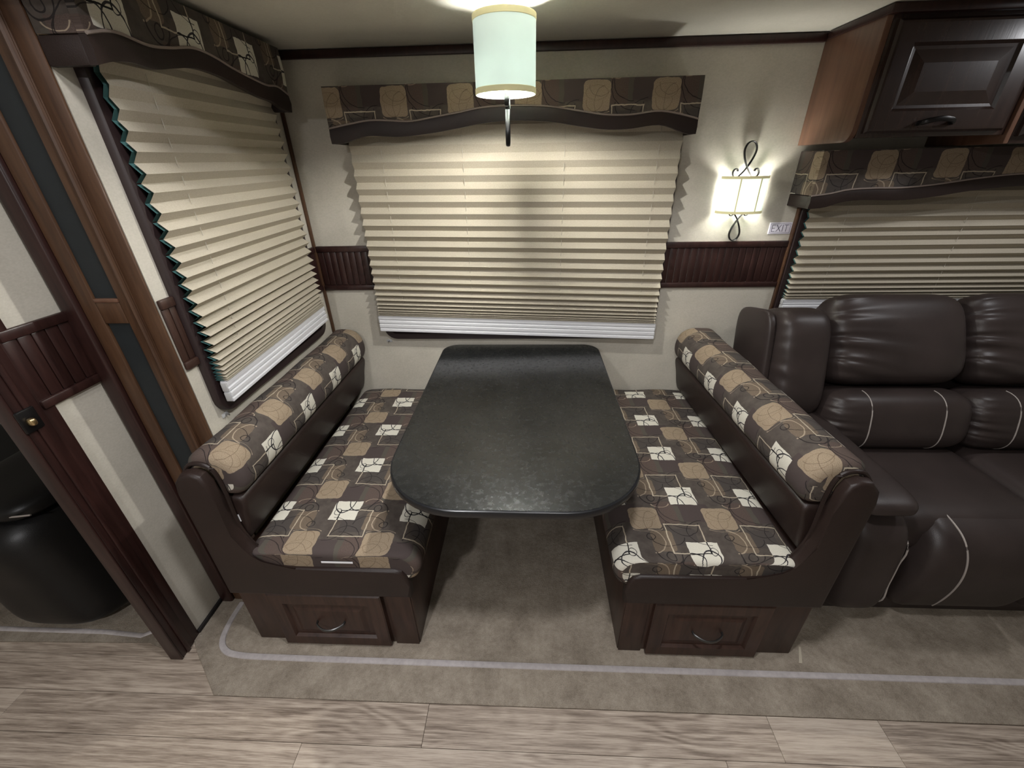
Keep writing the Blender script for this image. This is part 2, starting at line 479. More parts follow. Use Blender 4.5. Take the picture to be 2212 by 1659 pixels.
def wainscot(wall, axis, a, p0, p1, out, z0=1.02, z1=1.222, mat='mahogany'):
    """tongue-and-groove band: top and bottom rails and each narrow board; out = direction off the wall"""
    def bx(name, q0, q1, za, zb, t, bev):
        lo, hi = sorted((a, a+out*t))
        b = box(q0, q1, lo, hi, za, zb, bev) if axis == 'y' else box(lo, hi, q0, q1, za, zb, bev)
        obj(name, b, mat, wall)
    bx('rail', p0, p1, z1-.026, z1, .013, .004)
    bx('rail', p0, p1, z0, z0+.024, .013, .004)
    n = max(1, round((p1-p0)/.030)); s = (p1-p0)/n
    for i in range(n): bx('board', p0+i*s+.0006, p0+(i+1)*s-.0006, z0+.024, z1-.026, .007, .003)
wainscot(wall_back, 'y', YB, XL+.014, -.72, -1)
wainscot(wall_back, 'y', YB, .592, 1.128, -1)
wainscot(wall_left, 'x', XL, YF+.014, 1.077, 1, 1.03, 1.235, 'bench_wood')
wainscot(wall_left, 'x', XL, 1.838, YB-.015, 1)
wainscot(wall_part, 'x', XP, YP+.002, YF-.006, 1, 1.008, 1.216)
# trims of the partition end: ribbed post, latch
bm = box(XP-.036, XP+.008, YP-.055, YP, 0, 2.15, .004)
add_box(bm, XP+.008, XP+.014, YP-.036, YP-.022, .0, 2.15, .003)
add_box(bm, XP-.036, XP+.010, YP-.062, YP-.055, .0, 2.15, .003)
struct('trim_4', bm, 'mahogany')
bm = box(XP, XP+.006, YP-.002, YP+.03, 0, 2.1, .002)
struct('trim_5', bm, 'mahogany')
struct('baseboard_left', box(XP, XP+.010, YP+.03, YF-.002, CARPET_Z+.001, .022, .002), 'near_black')

# slide fascia facing the room: two stiles, cross rail, two dark inset strips
fas = struct('trim_6', box(XP, XL-.037, YF+.012, YF+.03, 0, 2.1), 'fascia')
obj('corner_bead', box(XP+.002, -1.194, YF-.012, YF+.012, 0, 2.1, .008, 3), 'mahogany', fas)
obj('stile', box(-1.193, -1.148, YF, YF+.012, 0, 2.1, .004), 'fascia', fas)
obj('stile', box(-1.082, -1.040, YF, YF+.012, 0, 2.1, .004), 'fascia', fas)
obj('stile', box(-1.040, XL, YF+.004, YF+.012, 0, 2.1, .003), 'fascia', fas)
obj('edge_bead', sweep([(-1.047, YF-.001, .02), (-1.047, YF-.001, 2.1)], .007, 0), 'fascia', fas)
obj('cross_rail', box(-1.148, -1.082, YF, YF+.012, 1.178, 1.236, .002), 'fascia', fas)
obj('ledge', box(-1.148, -1.082, YF-.002, YF+.010, 1.236, 1.246, .002), 'cherry', fas)
obj('inset_strip', box(-1.1475, -1.0825, YF+.007, YF+.0118, 1.246, 2.1), 'inset', fas)
obj('inset_strip', box(-1.1475, -1.0825, YF+.007, YF+.0118, .02, 1.178), 'inset', fas)

# ---------------------------------------------------------------- carpet
cp = [(-1.046, .677), (XR, .677), (XR, YB-.001), (XL-.3, YB-.001), (XL-.3, YF+.04), (XP-.0, YF), (XP+.004, .848), (-1.203, .812)]
carpet = obj('carpet', prism(cp, 'z', .0004, CARPET_Z, .003), 'carpet')
tag(carpet, 'taupe cut-pile carpet under the table and benches', 'carpet')
path = smooth_path([(-1.152, 1.0, 0), (-1.150, .92, 0), (-1.135, .855, 0), (-1.10, .818, 0), (-1.04, .803, 0), (-.9, .799, 0), (-.43, .798, 0), (.3, .797, 0), (1.2, .797, 0), (2.55, .797, 0)], 8)
b = bmesh.new()
rr = []
for i, p in enumerate(path):
    d = (path[min(i+1, len(path)-1)] - path[max(i-1, 0)]).normalized(); nn = Vector((-d.y, d.x, 0))
    rr.append([p + nn*q + Vector((0, 0, z)) for q, z in ((-.011, CARPET_Z-.001), (-.009, CARPET_Z+.003), (0, CARPET_Z+.0045), (.009, CARPET_Z+.003), (.011, CARPET_Z-.001))])
obj('edge_strip', loft(rr, True, True), 'rubber', carpet)
obj('seam_line', loft([[(.925, .835, CARPET_Z), (.937, .835, CARPET_Z), (.937, .835, CARPET_Z+.0015), (.925, .835, CARPET_Z+.0015)],
                       [(.955, .890, CARPET_Z), (.962, .890, CARPET_Z), (.962, .890, CARPET_Z+.0015), (.955, .890, CARPET_Z+.0015)]]), 'seam', carpet)
carpet2 = obj('carpet', prism([(-2.7, .805), (-1.40, .84), (-1.285, .80), (-1.285, YB-.001), (-2.7, YB-.001)], 'z', .0004, CARPET_Z, .003), 'carpet')
tag(carpet2, 'taupe carpet under the recliner left of the partition', 'carpet')
obj('edge_strip', sweep([(-2.6, .87, CARPET_Z), (-1.6, .87, CARPET_Z), (-1.45, .86, CARPET_Z), (-1.38, .90, CARPET_Z)], .009, .003, (0, 1, 0)), 'rubber', carpet2)

# ---------------------------------------------------------------- benches
def bench(side):
    left = side == 'left'
    X_ = (lambda d: -1.0 + .006 + d) if left else (lambda d: .909 - d)
    t = thing('dinette_bench', 'brown bench base with drawer on the left of the table, beside the wood-framed partition' if left else
              'brown bench base with drawer on the right of the table, beside the leather sofa', 'bench', (X_(.3), 1.39, CARPET_Z), 'dinette benches')
    def rng(a, b): return tuple(sorted((X_(a), X_(b))))
    z0 = CARPET_Z
    a, b = rng(.0, .598)
    obj('base', box(a, b, .866, YB-.014, z0, .37, .003), 'bench_wood', t)
    prof = [(0, .30), (0, .735), (.008, .775), (.032, .803), (.062, .808), (.088, .795), (.100, .765), (.103, .70), (.100, .62), (.101, .57), (.110, .515), (.128, .478), (.158, .452), (.20, .437), (.26, .431), (.57, .431), (.595, .422), (.609, .395), (.612, .36), (.611, .30)]
    poly = [(X_(d), z) for d, z in prof]
    obj('end_panel', prism(poly, 'y', .836, .874, .011, 3), 'vinyl', t)
    pb = smooth_path([(X_(d), .880, z+.003) for d, z in prof[2:17]], 3)
    obj('edge_bead', sweep(pb, .0065, 0), 'vinyl', t)
    da, db = (.112, .500) if left else (.130, .505)
    a, b = rng(da, db)
    dr = obj('drawer', panel_rings(a, b, z0+.008, .290, .866, [(0, 0), (0, .018), (.004, .022), (.046, .022), (.052, .012), (.070, .012), (.085, .019)]), 'bench_wood', t, angle=20)
    cx = (a+b)/2; zc = .148
    hp = smooth_path([(cx-.048, .847, zc), (cx-.044, .834, zc), (cx-.022, .820, zc-.002), (cx, .816, zc-.003), (cx+.022, .820, zc-.002), (cx+.044, .834, zc), (cx+.048, .847, zc)], 5)
    obj('handle', sweep(hp, .0062, .0032, (0, 0, 1)), 'pull', dr)
    if left: obj('stile', box(X_(.50)+.012, X_(.595), .860, .866, z0, .30, .002), 'bench_wood', t)
    else: obj('stile', box(X_(.595), X_(.505)-.012, .860, .866, z0, .30, .002), 'bench_wood', t)
    # seat cushion
    prof = smooth_path([(.103, .372), (.100, .40), (.102, .465), (.118, .484), (.18, .490), (.30, .493), (.45, .493), (.56, .490), (.615, .482), (.642, .462), (.652, .430), (.644, .395), (.615, .376), (.45, .372), (.25, .372)], 4, True)
    prof = [(p[0], p[1]) for p in [(v.x, v.y) for v in [Vector((q[0], q[1], 0)) for q in prof]]]
    return t, X_
def profile_cushion(prof, X_, ys, u0, v0, flip, k=4, splay=0, rnd=.025, sag=0, endu=None, endv=.06):
    """extrude a (d,z) profile along y with rounded ends and arc-length UVs"""
    P = [(v.x, v.y) for v in smooth_path([(a, b, 0) for a, b in prof], k, True)]
    s = arclen(P); cd = sum(p[0] for p in P)/len(P); cz = sum(p[1] for p in P)/len(P)
    y0, y1 = ys; st = []
    # (y, inset, unrolled y): flat end, rounded edge, body
    st += [(y0, rnd*2.4, y0), (y0, rnd*1.5, y0)]
    for q in (0, .2, .4, .6, .8, 1): st.append((y0 + rnd*(1-cos(q*pi/2)), rnd*(1-sin(q*pi/2)), y0+rnd-rnd*(1-q)*pi/2))
    nmid = 14
    for i in range(1, nmid): y = y0+rnd + (y1-y0-2*rnd)*i/nmid; st.append((y, 0, y))
    for q in (1, .65, .35, .12, 0): st.append((y1 - rnd*(1-cos(q*pi/2)), rnd*(1-sin(q*pi/2)), y1))
    rings = []
    for y, ins, _ in st:
        r = []
        for d, z in P:
            L = math.hypot(d-cd, z-cz); f = max(.2, 1 - ins/max(L, .03))
            dd, zz = cd + (d-cd)*f, cz + (z-cz)*f
            if sag and z > cz: zz -= sag*(.5+.5*sin(y*19+d*23))*.6
            dd += splay*max(0, (y-.9))*(1 if d > cd*.6 else .4)
            r.append((X_(dd), y, zz))
        rings.append(r)
    us = [u0(a) for a in s]; vs = [v0(y) for _, _, y in st]
    bm = loft(rings, True, True, us, vs)
    if endu:                       # planar print on the flat front end
        ul = bm.loops.layers.uv['UV']; zt = max(p[1] for p in P); sgn = 1 if X_(1) > X_(0) else -1
        for f in bm.faces:
            if all(v.co.y < y0 + rnd*.02 for v in f.verts):
                for l in f.loops:
                    d = (l.vert.co.x - X_(0))*sgn
                    l[ul].uv = (endu(d), v0(y0 - .57*rnd + endv - (zt - rnd - l.vert.co.z)))
    return bm
for side in ('left', 'right'):
    left = side == 'left'
    t, X_ = bench(side)
    seat_prof = [(.103, .374), (.100, .40), (.102, .462), (.120, .484), (.18, .490), (.30, .493), (.45, .493), (.56, .490), (.615, .481), (.641, .460), (.651, .430), (.643, .397), (.612, .377), (.45, .374), (.25, .374)]
    # arc length at the top back corner corresponds to d=.12
    P = [(v.x, v.y) for v in smooth_path([(a, b_, 0) for a, b_ in seat_prof], 4, True)]
    s = arclen(P); k0 = min(range(len(P)), key=lambda i: math.dist(P[i], (.30, .493)))
    if left: u0 = lambda a, s0=s[k0]: (-.994+.30 + (a-s0)) + .635; v0 = lambda y: y - 1.027
    else: u0 = lambda a, s0=s[k0]: (a-s0) + .30 - .377; v0 = lambda y: -(y - 1.121)
    sc = obj('seat_cushion', profile_cushion(seat_prof, X_, (.848, YB-.012), u0, v0, False, sag=.004, endu=lambda d: u0(s[k0] + d - .30), endv=.06 if left else .12), 'fabric')
    tag(sc, 'patchwork print seat cushion lying on the %s dinette bench' % side, 'cushion', 'dinette seat cushions')
    if left: obj('care_tag', box(X_(.345), X_(.445), .8450, .8462, .452, .459), 'tag', sc)
    splay = .0 if left else .045
    bc = thing('back_cushion', 'patchwork bolster back cushion with vinyl band, standing against the %s' % ('left side wall' if left else 'sofa'), 'cushion', (X_(.05), 1.40, .496), 'dinette back cushions')
    band = [(.002, .497), (.06, .497), (.100, .499), (.116, .53), (.130, .60), (.141, .65), (.139, .672), (.118, .682), (.06, .682), (.002, .68)]
    obj('vinyl_band', profile_cushion(band, X_, (.886, YB-.016), lambda a: a, lambda y: y, False, splay=splay, rnd=.015), 'vinyl', bc)
    bol = [(.02, .684), (.08, .684), (.122, .683), (.148, .694), (.161, .725), (.159, .772), (.143, .808), (.112, .831), (.070, .836), (.032, .828), (.008, .800), (.003, .74)]
    P = [(v.x, v.y) for v in smooth_path([(a, b_, 0) for a, b_ in bol], 4, True)]
    s = arclen(P); k0 = min(range(len(P)), key=lambda i: math.dist(P[i], (.161, .735)))
    if left: v1 = lambda y: y - 1.056
    else: v1 = lambda y: -(y - 1.010)
    u1 = lambda a, s0=s[k0]: -(a - s0)
    obj('bolster', profile_cushion(bol, X_, (.884, YB-.014), u1, v1, False, splay=splay, rnd=.03, sag=.006, endu=lambda d: u1(s[k0] + .161 - d)), 'fabric', bc)
    if left: obj('care_tag', box(-.893, -.886, .8835, .8850, .585, .612), 'tag', bc)

# ---------------------------------------------------------------- table
tb = thing('dining_table', 'charcoal laminate dinette table with rounded corners between the two benches', 'table', (-.047, 1.35, CARPET_Z))
def rounded_top(x0, x1, y0, y1, rf, rb, ins=0):
    pts = []
    for cx, cy, r, a0 in ((x1-rf, y0+rf, rf, -90), (x1-rb, y1-rb, rb, 0), (x0+rb, y1-rb, rb, 90), (x0+rf, y0+rf, rf, 180)):
        for i in range(13):
            a = math.radians(a0 + 90*i/12); pts.append((cx + (r-ins)*cos(a), cy + (r-ins)*sin(a)))
    return pts
TX0, TX1, TY0, TY1 = -.430, .333, .785, YB-.010
R = []
for z, ins in ((.714, .010), (.716, .003), (.720, 0), (.732, 0), (.738, .002), (.7405, .007)):
    R.append([(x, y, z) for x, y in rounded_top(TX0, TX1, TY0, TY1, .235, .075, ins)])
obj('edge_band', loft(R, True, True), 'table_edge', tb)
R = [[(x, y, z) for x, y in rounded_top(TX0, TX1, TY0, TY1, .235, .075, .0068)] for z in (.7404, .7412)]
obj('tabletop', loft(R, True, True), 'table', tb, angle=30)
y = 1.63
obj('leg', lathe([(.032, .05), (.032, .709)], (-.047, y), 24, caps=True), 'black_pull', tb)
obj('base_plate', lathe([(.12, CARPET_Z), (.12, CARPET_Z+.006), (.07, CARPET_Z+.018), (.034, CARPET_Z+.03), (.034, .06)], (-.047, y), 32, caps=True), 'black_pull', tb)
obj('socket_plate', lathe([(.034, .66), (.05, .69), (.09, .709), (.09, .7135)], (-.047, y), 32, caps=True), 'black_pull', tb)
obj('wall_cleat', box(-.33, .24, YB-.045, YB-.002, .655, .7135, .003), 'bench_wood', tb)

# ---------------------------------------------------------------- windows, blinds, cornices
def window(name, axis, a, out, p0, p1, z0, z1, r=.06, d=.022, w=.035):
    """rounded dark frame ring on a wall plus a night-dark pane"""
    def rr(i):
        pts = []; rad = max(.005, r-i)
        for cx, cz, a0 in ((p1-i-rad, z0+i+rad, -90), (p1-i-rad, z1-i-rad, 0), (p0+i+rad, z1-i-rad, 90), (p0+i+rad, z0+i+rad, 180)):
            for k in range(7):
                t_ = math.radians(a0+90*k/6); pts.append((cx+rad*cos(t_), cz+rad*sin(t_)))
        return pts
    prof = [(0, .0005), (0, d*.7), (.004, d), (w-.004, d), (w, d*.7), (w, .0005)]
    rings = [[place(axis, a+out*o_, *q) for q in rr(i)] for i, o_ in prof]
    bm = loft(rings + [rings[0]], True, False); bmesh.ops.remove_doubles(bm, verts=bm.verts, dist=1e-6)
    o = struct(name, bm, 'window_frame')
    lo, hi = sorted((a+out*.002, a+out*.006))
    b = box(p0+w, p1-w, lo, hi, z0+w, z1-w) if axis == 'y' else box(lo, hi, p0+w, p1-w, z0+w, z1-w)
    obj('pane', b, 'glass', o)
    return o
window('window_1', 'y', YB, -1, -.725, .598, .772, 1.70)
window('window_2', 'x', XL, 1, 1.076, 1.835, .842, 1.80)
struct('trim_7', box(1.119, 1.129, YB-.018, YB, .86, 1.36, .003), 'fascia')
window('window_3', 'y', YB, -1, 1.130, 2.45, .85, 1.50)

def blind(label, axis, a, out, p0, p1, tops, bl, br, rail, cords, over=0, flat=False, group='pleated blinds', lining=True):
    """pleated shade: tops = heights of the outer folds (left end); bl/br = height of the last fold at the two ends"""
    c = (p0+p1)/2
    t = thing('pleated_blind', label, 'blind', place(axis, a, c, min(bl, br)), group)
    L = .0315
    def H(z, f):      # stretch the list so that it ends at bl..br
        zt, zb = tops[0], tops[-1]; e = bl + (br-bl)*f
        q = (zt-z)/(zt-zb)
        return zt - (zt-e)*q**(1.0)
    def pts(f):
        out_ = []
        for i in range(len(tops)):
            z = H(tops[i], f); out_.append((z, 1))
            if i < len(tops)-1:
                z2 = H(tops[i+1], f); out_.append(((z+z2)/2, 0))
        return out_
    nx = 18; rings = []
    for i in range(nx+1):
        f = i/nx; ring = []
        P = pts(f)
        for j, (z, k) in enumerate(P):
            zz = P[max(j-1, 0)][0] - P[min(j+1, len(P)-1)][0]
            dep = math.sqrt(max(.0001, L*L - (zz/2)**2)) if zz/2 < L else .006
            dep = max(.015, min(.0275, dep))
            if flat: dep *= min(1, .25+.065*j)
            ring.append(place(axis, a + out*(dep/2 if k else -dep/2), p0 + (p1-p0)*f + .0007*sin(j*2.3+f*3), z))
        rings.append(ring)
    b = loft(rings, False, False)
    obj('pleated_fabric', b, 'blind', t, angle=20)
    if lining:
        rings = [[(Vector(q) - Vector(place(axis, out*.012, 0, 0)) + Vector(place(axis, 0, (-over if i == 0 else over if i == nx else 0), 0)))[:] for q in r] for i, r in enumerate(rings)]
        obj('lining', loft(rings, False, False), 'teal', t, angle=20)
    # double bottom rail
    def railbox(z0l, z1l, z0r, z1r, d0, d1, name, mat='white_plastic', q0=p0-.002, q1=p1+.002):
        R_ = []
        for q, za, zb in ((q0, z0l, z1l), (q1, z0r, z1r)):
            h = zb-za
            R_.append([place(axis, a+out*dd, q, za+h*f) for dd, f in ((d0, 0), (d1-.002, 0), (d1, .06), (d1, .30), (d1-.004, .36), (d1-.004, .52), (d1-.001, .58), (d1-.001, .9), (d1-.003, 1), (d0, 1))])
        obj(name, loft(R_, True, True), mat, t, angle=25)
    hl = rail
    m0, m1 = bl-.003, br-.003
    railbox(m0-hl*.5, m0, m1-hl*.5, m1, -.011, .009, 'bottom_rail')
    railbox(m0-hl, m0-hl*.52, m1-hl, m1-hl*.52, -.011, .013, 'bottom_rail')
    for q, sgn in ((p0, -1), (p1, 1)):
        za = (m0 if sgn < 0 else m1)
        e0, e1 = sorted((q+sgn*.002, q+sgn*.006))
        lo, hi = sorted((a-out*.010, a+out*.008))
        for k in (.47, .97):
            bb = box(e0, e1, lo, hi, za-hl*k, za-hl*k+hl*.42, .001) if axis == 'y' else box(lo, hi, e0, e1, za-hl*k, za-hl*k+hl*.42, .001)
            obj('end_cap', bb, 'clear_plastic', t)
    for f in cords:
        q = p0 + (p1-p0)*f
        zb = bl + (br-bl)*f
        obj('cord', sweep([place(axis, a+out*.001, q, tops[0]), place(axis, a+out*.001, q, zb)], .0010, 0, n=5), 'cord', t)
    hz = tops[0]
    lo, hi = sorted((a-out*.015, a+out*.015))
    obj('head_rail', box(p0, p1, lo, hi, hz, hz+.025, .002) if axis == 'y' else box(lo, hi, p0, p1, hz, hz+.025, .002), 'white_plastic', t)
    return t
back_l = [1.735, 1.675, 1.612, 1.554, 1.505, 1.456, 1.408, 1.361, 1.314, 1.270, 1.228, 1.186, 1.145, 1.107, 1.070, 1.038, 1.009, .984, .963, .946, .933, .923, .916, .910]
blind('cream pleated blind over the wide window behind the table', 'y', YB-.040, -1, -.728, .588, back_l, .908, .862, .078, (.095, .345, .655, .935))
left_l = [1.80, 1.760, 1.714, 1.669, 1.627, 1.585, 1.538, 1.497, 1.450, 1.409, 1.368, 1.329, 1.290, 1.255, 1.217, 1.181, 1.150, 1.122, 1.094, 1.070, 1.046, 1.028, 1.012, 1.000, .990, .983, .978]
blind('cream pleated blind with teal lining over the left side window', 'x', XL+.044, 1, 1.096, 1.792, left_l, .962, .985, .070, (.18,), over=.002, flat=True)
sofa_l = [1.53, 1.49, 1.45, 1.41, 1.363, 1.319, 1.278, 1.245, 1.206, 1.168, 1.134, 1.101, 1.072, 1.046, 1.024, 1.006, .992, .982, .976]
blind('cream pleated blind behind the leather sofa', 'y', YB-.042, -1, 1.150, 2.42, sofa_l, .976, .976, .05, (.12, .5, .9))

def cornice(label, axis, a, out, p0, p1, ztop, pipe, bott, depth, uv0):
    """upholstered box valance: fabric front, scalloped vinyl band below a piping; pipe/bott = (p,z) curves"""
    t = thing('cornice_valance', label, 'valance', place(axis, a, (p0+p1)/2, ztop), 'upholstered window cornices')
    fp = [(v.x, v.y) for v in smooth_path([(p, z, 0) for p, z in pipe], 8)]
    bp = [(v.x, v.y) for v in smooth_path([(p, z, 0) for p, z in bott], 8)]
    def zat(c, p):
        for (a0, b0), (a1, b1) in zip(c, c[1:]):
            if a0 <= p <= a1: return b0 + (b1-b0)*(p-a0)/max(1e-9, a1-a0)
        return c[0][1] if p < c[0][0] else c[-1][1]
    n = 60; ps = [p0 + (p1-p0)*i/n for i in range(n+1)]
    f0, f1 = a+out*depth, a+out*(depth-.018)
    # fabric front with top and the two returns
    def slab(zlo, zhi, dd, mat, name, uvs=False, ret=True):
        bm = bmesh.new(); uvl = bm.loops.layers.uv.new('UV')
        F = []; B = []
        for p in ps:
            zl, zh = zlo(p), zhi(p)
            F.append([bm.verts.new(place(axis, a+out*dd, p, zl)), bm.verts.new(place(axis, a+out*(dd+.004), p, (zl+zh)/2)), bm.verts.new(place(axis, a+out*dd, p, zh))])
            B.append([bm.verts.new(place(axis, a+out*(dd-.016), p, zl)), bm.verts.new(place(axis, a+out*(dd-.016), p, zh))])
        def q(*vs):
            f = bm.faces.new(vs)
            for l in f.loops:
                co = l.vert.co; pp = co.x if axis == 'y' else co.y
                l[uvl].uv = (uv0[0]-pp, uv0[1]-co.z)
        for i in range(n):
            q(F[i][0], F[i+1][0], F[i+1][1], F[i][1]); q(F[i][1], F[i+1][1], F[i+1][2], F[i][2])
            q(F[i][2], F[i+1][2], B[i+1][1], B[i][1]); q(B[i][1], B[i+1][1], B[i+1][0], B[i][0]); q(B[i][0], B[i+1][0], F[i+1][0], F[i][0])
        for i in (0, n): q(F[i][0], F[i][1], F[i][2], B[i][1], B[i][0])
        obj(name, bm, mat, t, angle=50)
        if ret:
            for p, s_ in ((p0, 1), (p1, -1)):
                e0, e1 = sorted((p, p+s_*.016)); g0, g1 = sorted((a+out*.001, a+out*(dd-.016)))
                bb = box(e0, e1, g0, g1, zlo(p), zhi(p), .003) if axis == 'y' else box(g0, g1, e0, e1, zlo(p), zhi(p), .003)
                ul = bb.loops.layers.uv.verify()
                for f in bb.faces:
                    for l in f.loops:
                        co = l.vert.co
                        l[ul].uv = (uv0[0]-(co.y if axis == 'y' else co.x), uv0[1]-co.z)
                obj(name.replace('front', 'return') if 'front' in name else 'band_return', bb, mat, t)
    slab(lambda p: zat(fp, p), lambda p: ztop, depth, 'fabric', 'fabric_front')
    slab(lambda p: zat(bp, p), lambda p: zat(fp, p)-.001, depth+.001, 'vinyl', 'vinyl_band')
    pp = [place(axis, a+out*(depth+.003), p, zat(fp, p)) for p in ps]
    obj('piping', sweep(pp, .0032, 0, n=6), 'piping', t)
    g0, g1 = sorted((a+out*.001, a+out*(depth-.017)))
    obj('top_board', box(p0+.017, p1-.017, g0, g1, ztop-.012, ztop-.001) if axis == 'y' else box(g0, g1, p0+.017, p1-.017, ztop-.012, ztop-.001), 'bench_wood', t)
    return t
back_pipe = [(-.757, 1.667), (-.69, 1.678), (-.60, 1.690), (-.53, 1.688), (-.445, 1.684), (-.357, 1.695), (-.26, 1.708), (-.182, 1.720), (-.08, 1.724), (.03, 1.721), (.10, 1.714), (.19, 1.700), (.27, 1.689), (.36, 1.687), (.456, 1.696), (.53, 1.686), (.603, 1.669)]
back_bot = [(-.757, 1.617), (-.708, 1.619), (-.66, 1.632), (-.613, 1.641), (-.55, 1.638), (-.48, 1.636), (-.363, 1.646), (-.26, 1.660), (-.185, 1.671), (-.07, 1.679), (.074, 1.671), (.18, 1.655), (.273, 1.643), (.357, 1.643), (.468, 1.653), (.541, 1.633), (.57, 1.622), (.603, 1.622)]
cornice('patchwork cornice with scalloped brown band over the wide window behind the table', 'y', YB, -1, -.757, .603, 1.797, back_pipe, back_bot, .136, (-.59, 1.606))
left_pipe = [(1.02, 1.785), (1.07, 1.799), (1.11, 1.803), (1.18, 1.797), (1.25, 1.806), (1.34, 1.823), (1.42, 1.818), (1.49, 1.805), (1.57, 1.795), (1.66, 1.787), (1.73, 1.792), (1.80, 1.775)]
left_bot = [(1.02, 1.733), (1.07, 1.748), (1.12, 1.754), (1.18, 1.752), (1.25, 1.765), (1.33, 1.778), (1.42, 1.776), (1.50, 1.764), (1.60, 1.748), (1.68, 1.742), (1.735, 1.728), (1.80, 1.722)]
cornice('dark patchwork cornice with scalloped brown band over the left side window', 'x', XL, 1, 1.022, 1.80, 1.912, left_pipe, left_bot, .105, (1.34, 1.845))
sofa_pipe = [(1.072, 1.408), (1.14, 1.416), (1.20, 1.428), (1.29, 1.432), (1.40, 1.432), (1.52, 1.442), (1.66, 1.460), (1.82, 1.472), (2.0, 1.466), (2.2, 1.45), (2.44, 1.42)]
sofa_bot = [(1.072, 1.362), (1.13, 1.366), (1.20, 1.386), (1.28, 1.391), (1.40, 1.388), (1.52, 1.398), (1.66, 1.418), (1.82, 1.430), (2.0, 1.424), (2.2, 1.40), (2.44, 1.37)]
cornice('patchwork cornice with brown band under the overhead cabinet above the sofa', 'y', YB, -1, 1.072, 2.44, 1.560, sofa_pipe, sofa_bot, .150, (1.2, 1.37))

# hold-down brackets of the blinds
def bracket(label, axis, a, out, p, z):
    t = thing('blind_bracket', label, 'bracket', place(axis, a, p, z), 'hold-down brackets of the blinds')
    lo, hi = sorted((a, a+out*.003))
    obj('plate', box(p-.014, p+.014, lo, hi, z-.007, z+.007, .001) if axis == 'y' else box(lo, hi, p-.014, p+.014, z-.007, z+.007, .001), 'clear_plastic', t)
    obj('pin', sweep([place(axis, a+out*.003, p, z), place(axis, a+out*.016, p, z)], .0025, 0), 'steel', t)
bracket('small clear bracket on the left side wall under the blind', 'x', XL, 1, 1.10, .855 - .02)
bracket('tiny bracket on the back wall under the left end of the wide blind', 'y', YB, -1, -.715, .757)

# ---------------------------------------------------------------- pendant lamp
PX, PY = -.070, 1.395
pn = thing('pendant_lamp', 'lit cylindrical cream pendant lamp hanging over the table', 'lamp', (PX, PY, 1.93))
RS, Z0, Z1 = .083, 1.708, 1.880
sh = obj('shade', lathe([(RS, Z0), (RS, Z1), (RS-.0015, Z1), (RS-.0015, Z0), (RS, Z0)], (PX, PY), 64), 'shade', pn)
obj('rim_band', lathe([(RS+.0004, Z0), (RS+.0012, Z0+.001), (RS+.0012, Z0+.013), (RS+.0004, Z0+.014)], (PX, PY), 64), 'shade_trim', sh)
obj('rim_band', lathe([(RS+.0004, Z1-.014), (RS+.0012, Z1-.013), (RS+.0012, Z1-.001), (RS+.0004, Z1)], (PX, PY), 64), 'shade_trim', sh)
obj('stem', lathe([(.010, 1.84), (.010, 1.915)], (PX, PY), 16, caps=True), 'shade_trim', pn)
obj('canopy', lathe([(.010, 1.900), (.035, 1.905), (.052, 1.918), (.055, 1.9295)], (PX, PY), 40, caps=True), 'shade_trim', pn)
bm = bmesh.new()
for k in range(3):
    a = 2*pi*k/3 + .5
    sweep([(PX+.008*cos(a), PY+.008*sin(a), Z0+.022), (PX+.055*cos(a), PY+.055*sin(a), Z0+.020), (PX+(RS-.003)*cos(a), PY+(RS-.003)*sin(a), Z0+.006)], .0013, 0, n=6, bm=bm)
obj('spider', bm, 'steel', pn)
obj('socket', lathe([(.014, 1.744), (.014, 1.838), (.011, 1.842)], (PX, PY), 20, caps=True), 'white_plastic', pn)
bm = bmesh.new(); bmesh.ops.create_uvsphere(bm, u_segments=20, v_segments=12, radius=.010)
for v in bm.verts: v.co += Vector((PX, PY, 1.728))
obj('bulb', bm, 'bulb_pendant', pn)
bm = bmesh.new(); bmesh.ops.create_uvsphere(bm, u_segments=16, v_segments=10, radius=.010)
for v in bm.verts: v.co += Vector((PX+.03, PY, 1.832))
obj('bulb', bm, 'bulb_upper', pn)
obj('socket', sweep([(PX, PY, 1.832), (PX+.020, PY, 1.832)], .009, 0), 'white_plastic', pn)
def iron_scroll(cx, cz, fr, parent, up=1, scale=1, arms=True, name='scroll', wd=.006, th=.0022):
    """bent flat bar: teardrop loop whose ends cross and curl outward; fr(p,z)->3-D"""
    loop = smooth_path([(-.028, -.006, 0), (-.010, .014, 0), (.004, .036, 0), (.018, .066, 0), (.024, .094, 0), (.016, .116, 0), (0, .124, 0), (-.016, .116, 0), (-.024, .094, 0), (-.018, .066, 0), (-.004, .036, 0), (.010, .014, 0), (.028, -.006, 0)], 6)
    curl = lambda s: smooth_path([(s*.028, -.006, 0), (s*.038, -.010, 0), (s*.050, -.004, 0), (s*.054, .010, 0), (s*.048, .022, 0), (s*.038, .022, 0), (s*.034, .014, 0)], 5)
    nrm = Vector(fr(0, 0, 1)) - Vector(fr(0, 0, 0))
    bm = bmesh.new()
    tr = lambda p: fr(cx + p.x*scale, cz + up*p.y*scale, 0)
    sweep([tr(p) for p in loop], wd, th, nrm.normalized(), bm=bm)
    if arms:
        sweep([tr(p) for p in curl(1)], wd, th, nrm.normalized(), bm=bm); sweep([tr(p) for p in curl(-1)], wd, th, nrm.normalized(), bm=bm)
    return obj(name, bm, 'iron', parent)
fr = lambda p, z, o: (PX+.004+o, PY+p, z)
iron_scroll(0, Z0-.006, fr, pn, -1, .94, True, 'scroll', .0062, .0026)
obj('finial', sweep([(PX+.003, PY, 1.706), (PX+.003, PY, Z0-.012)], .0042, 0), 'steel', pn)

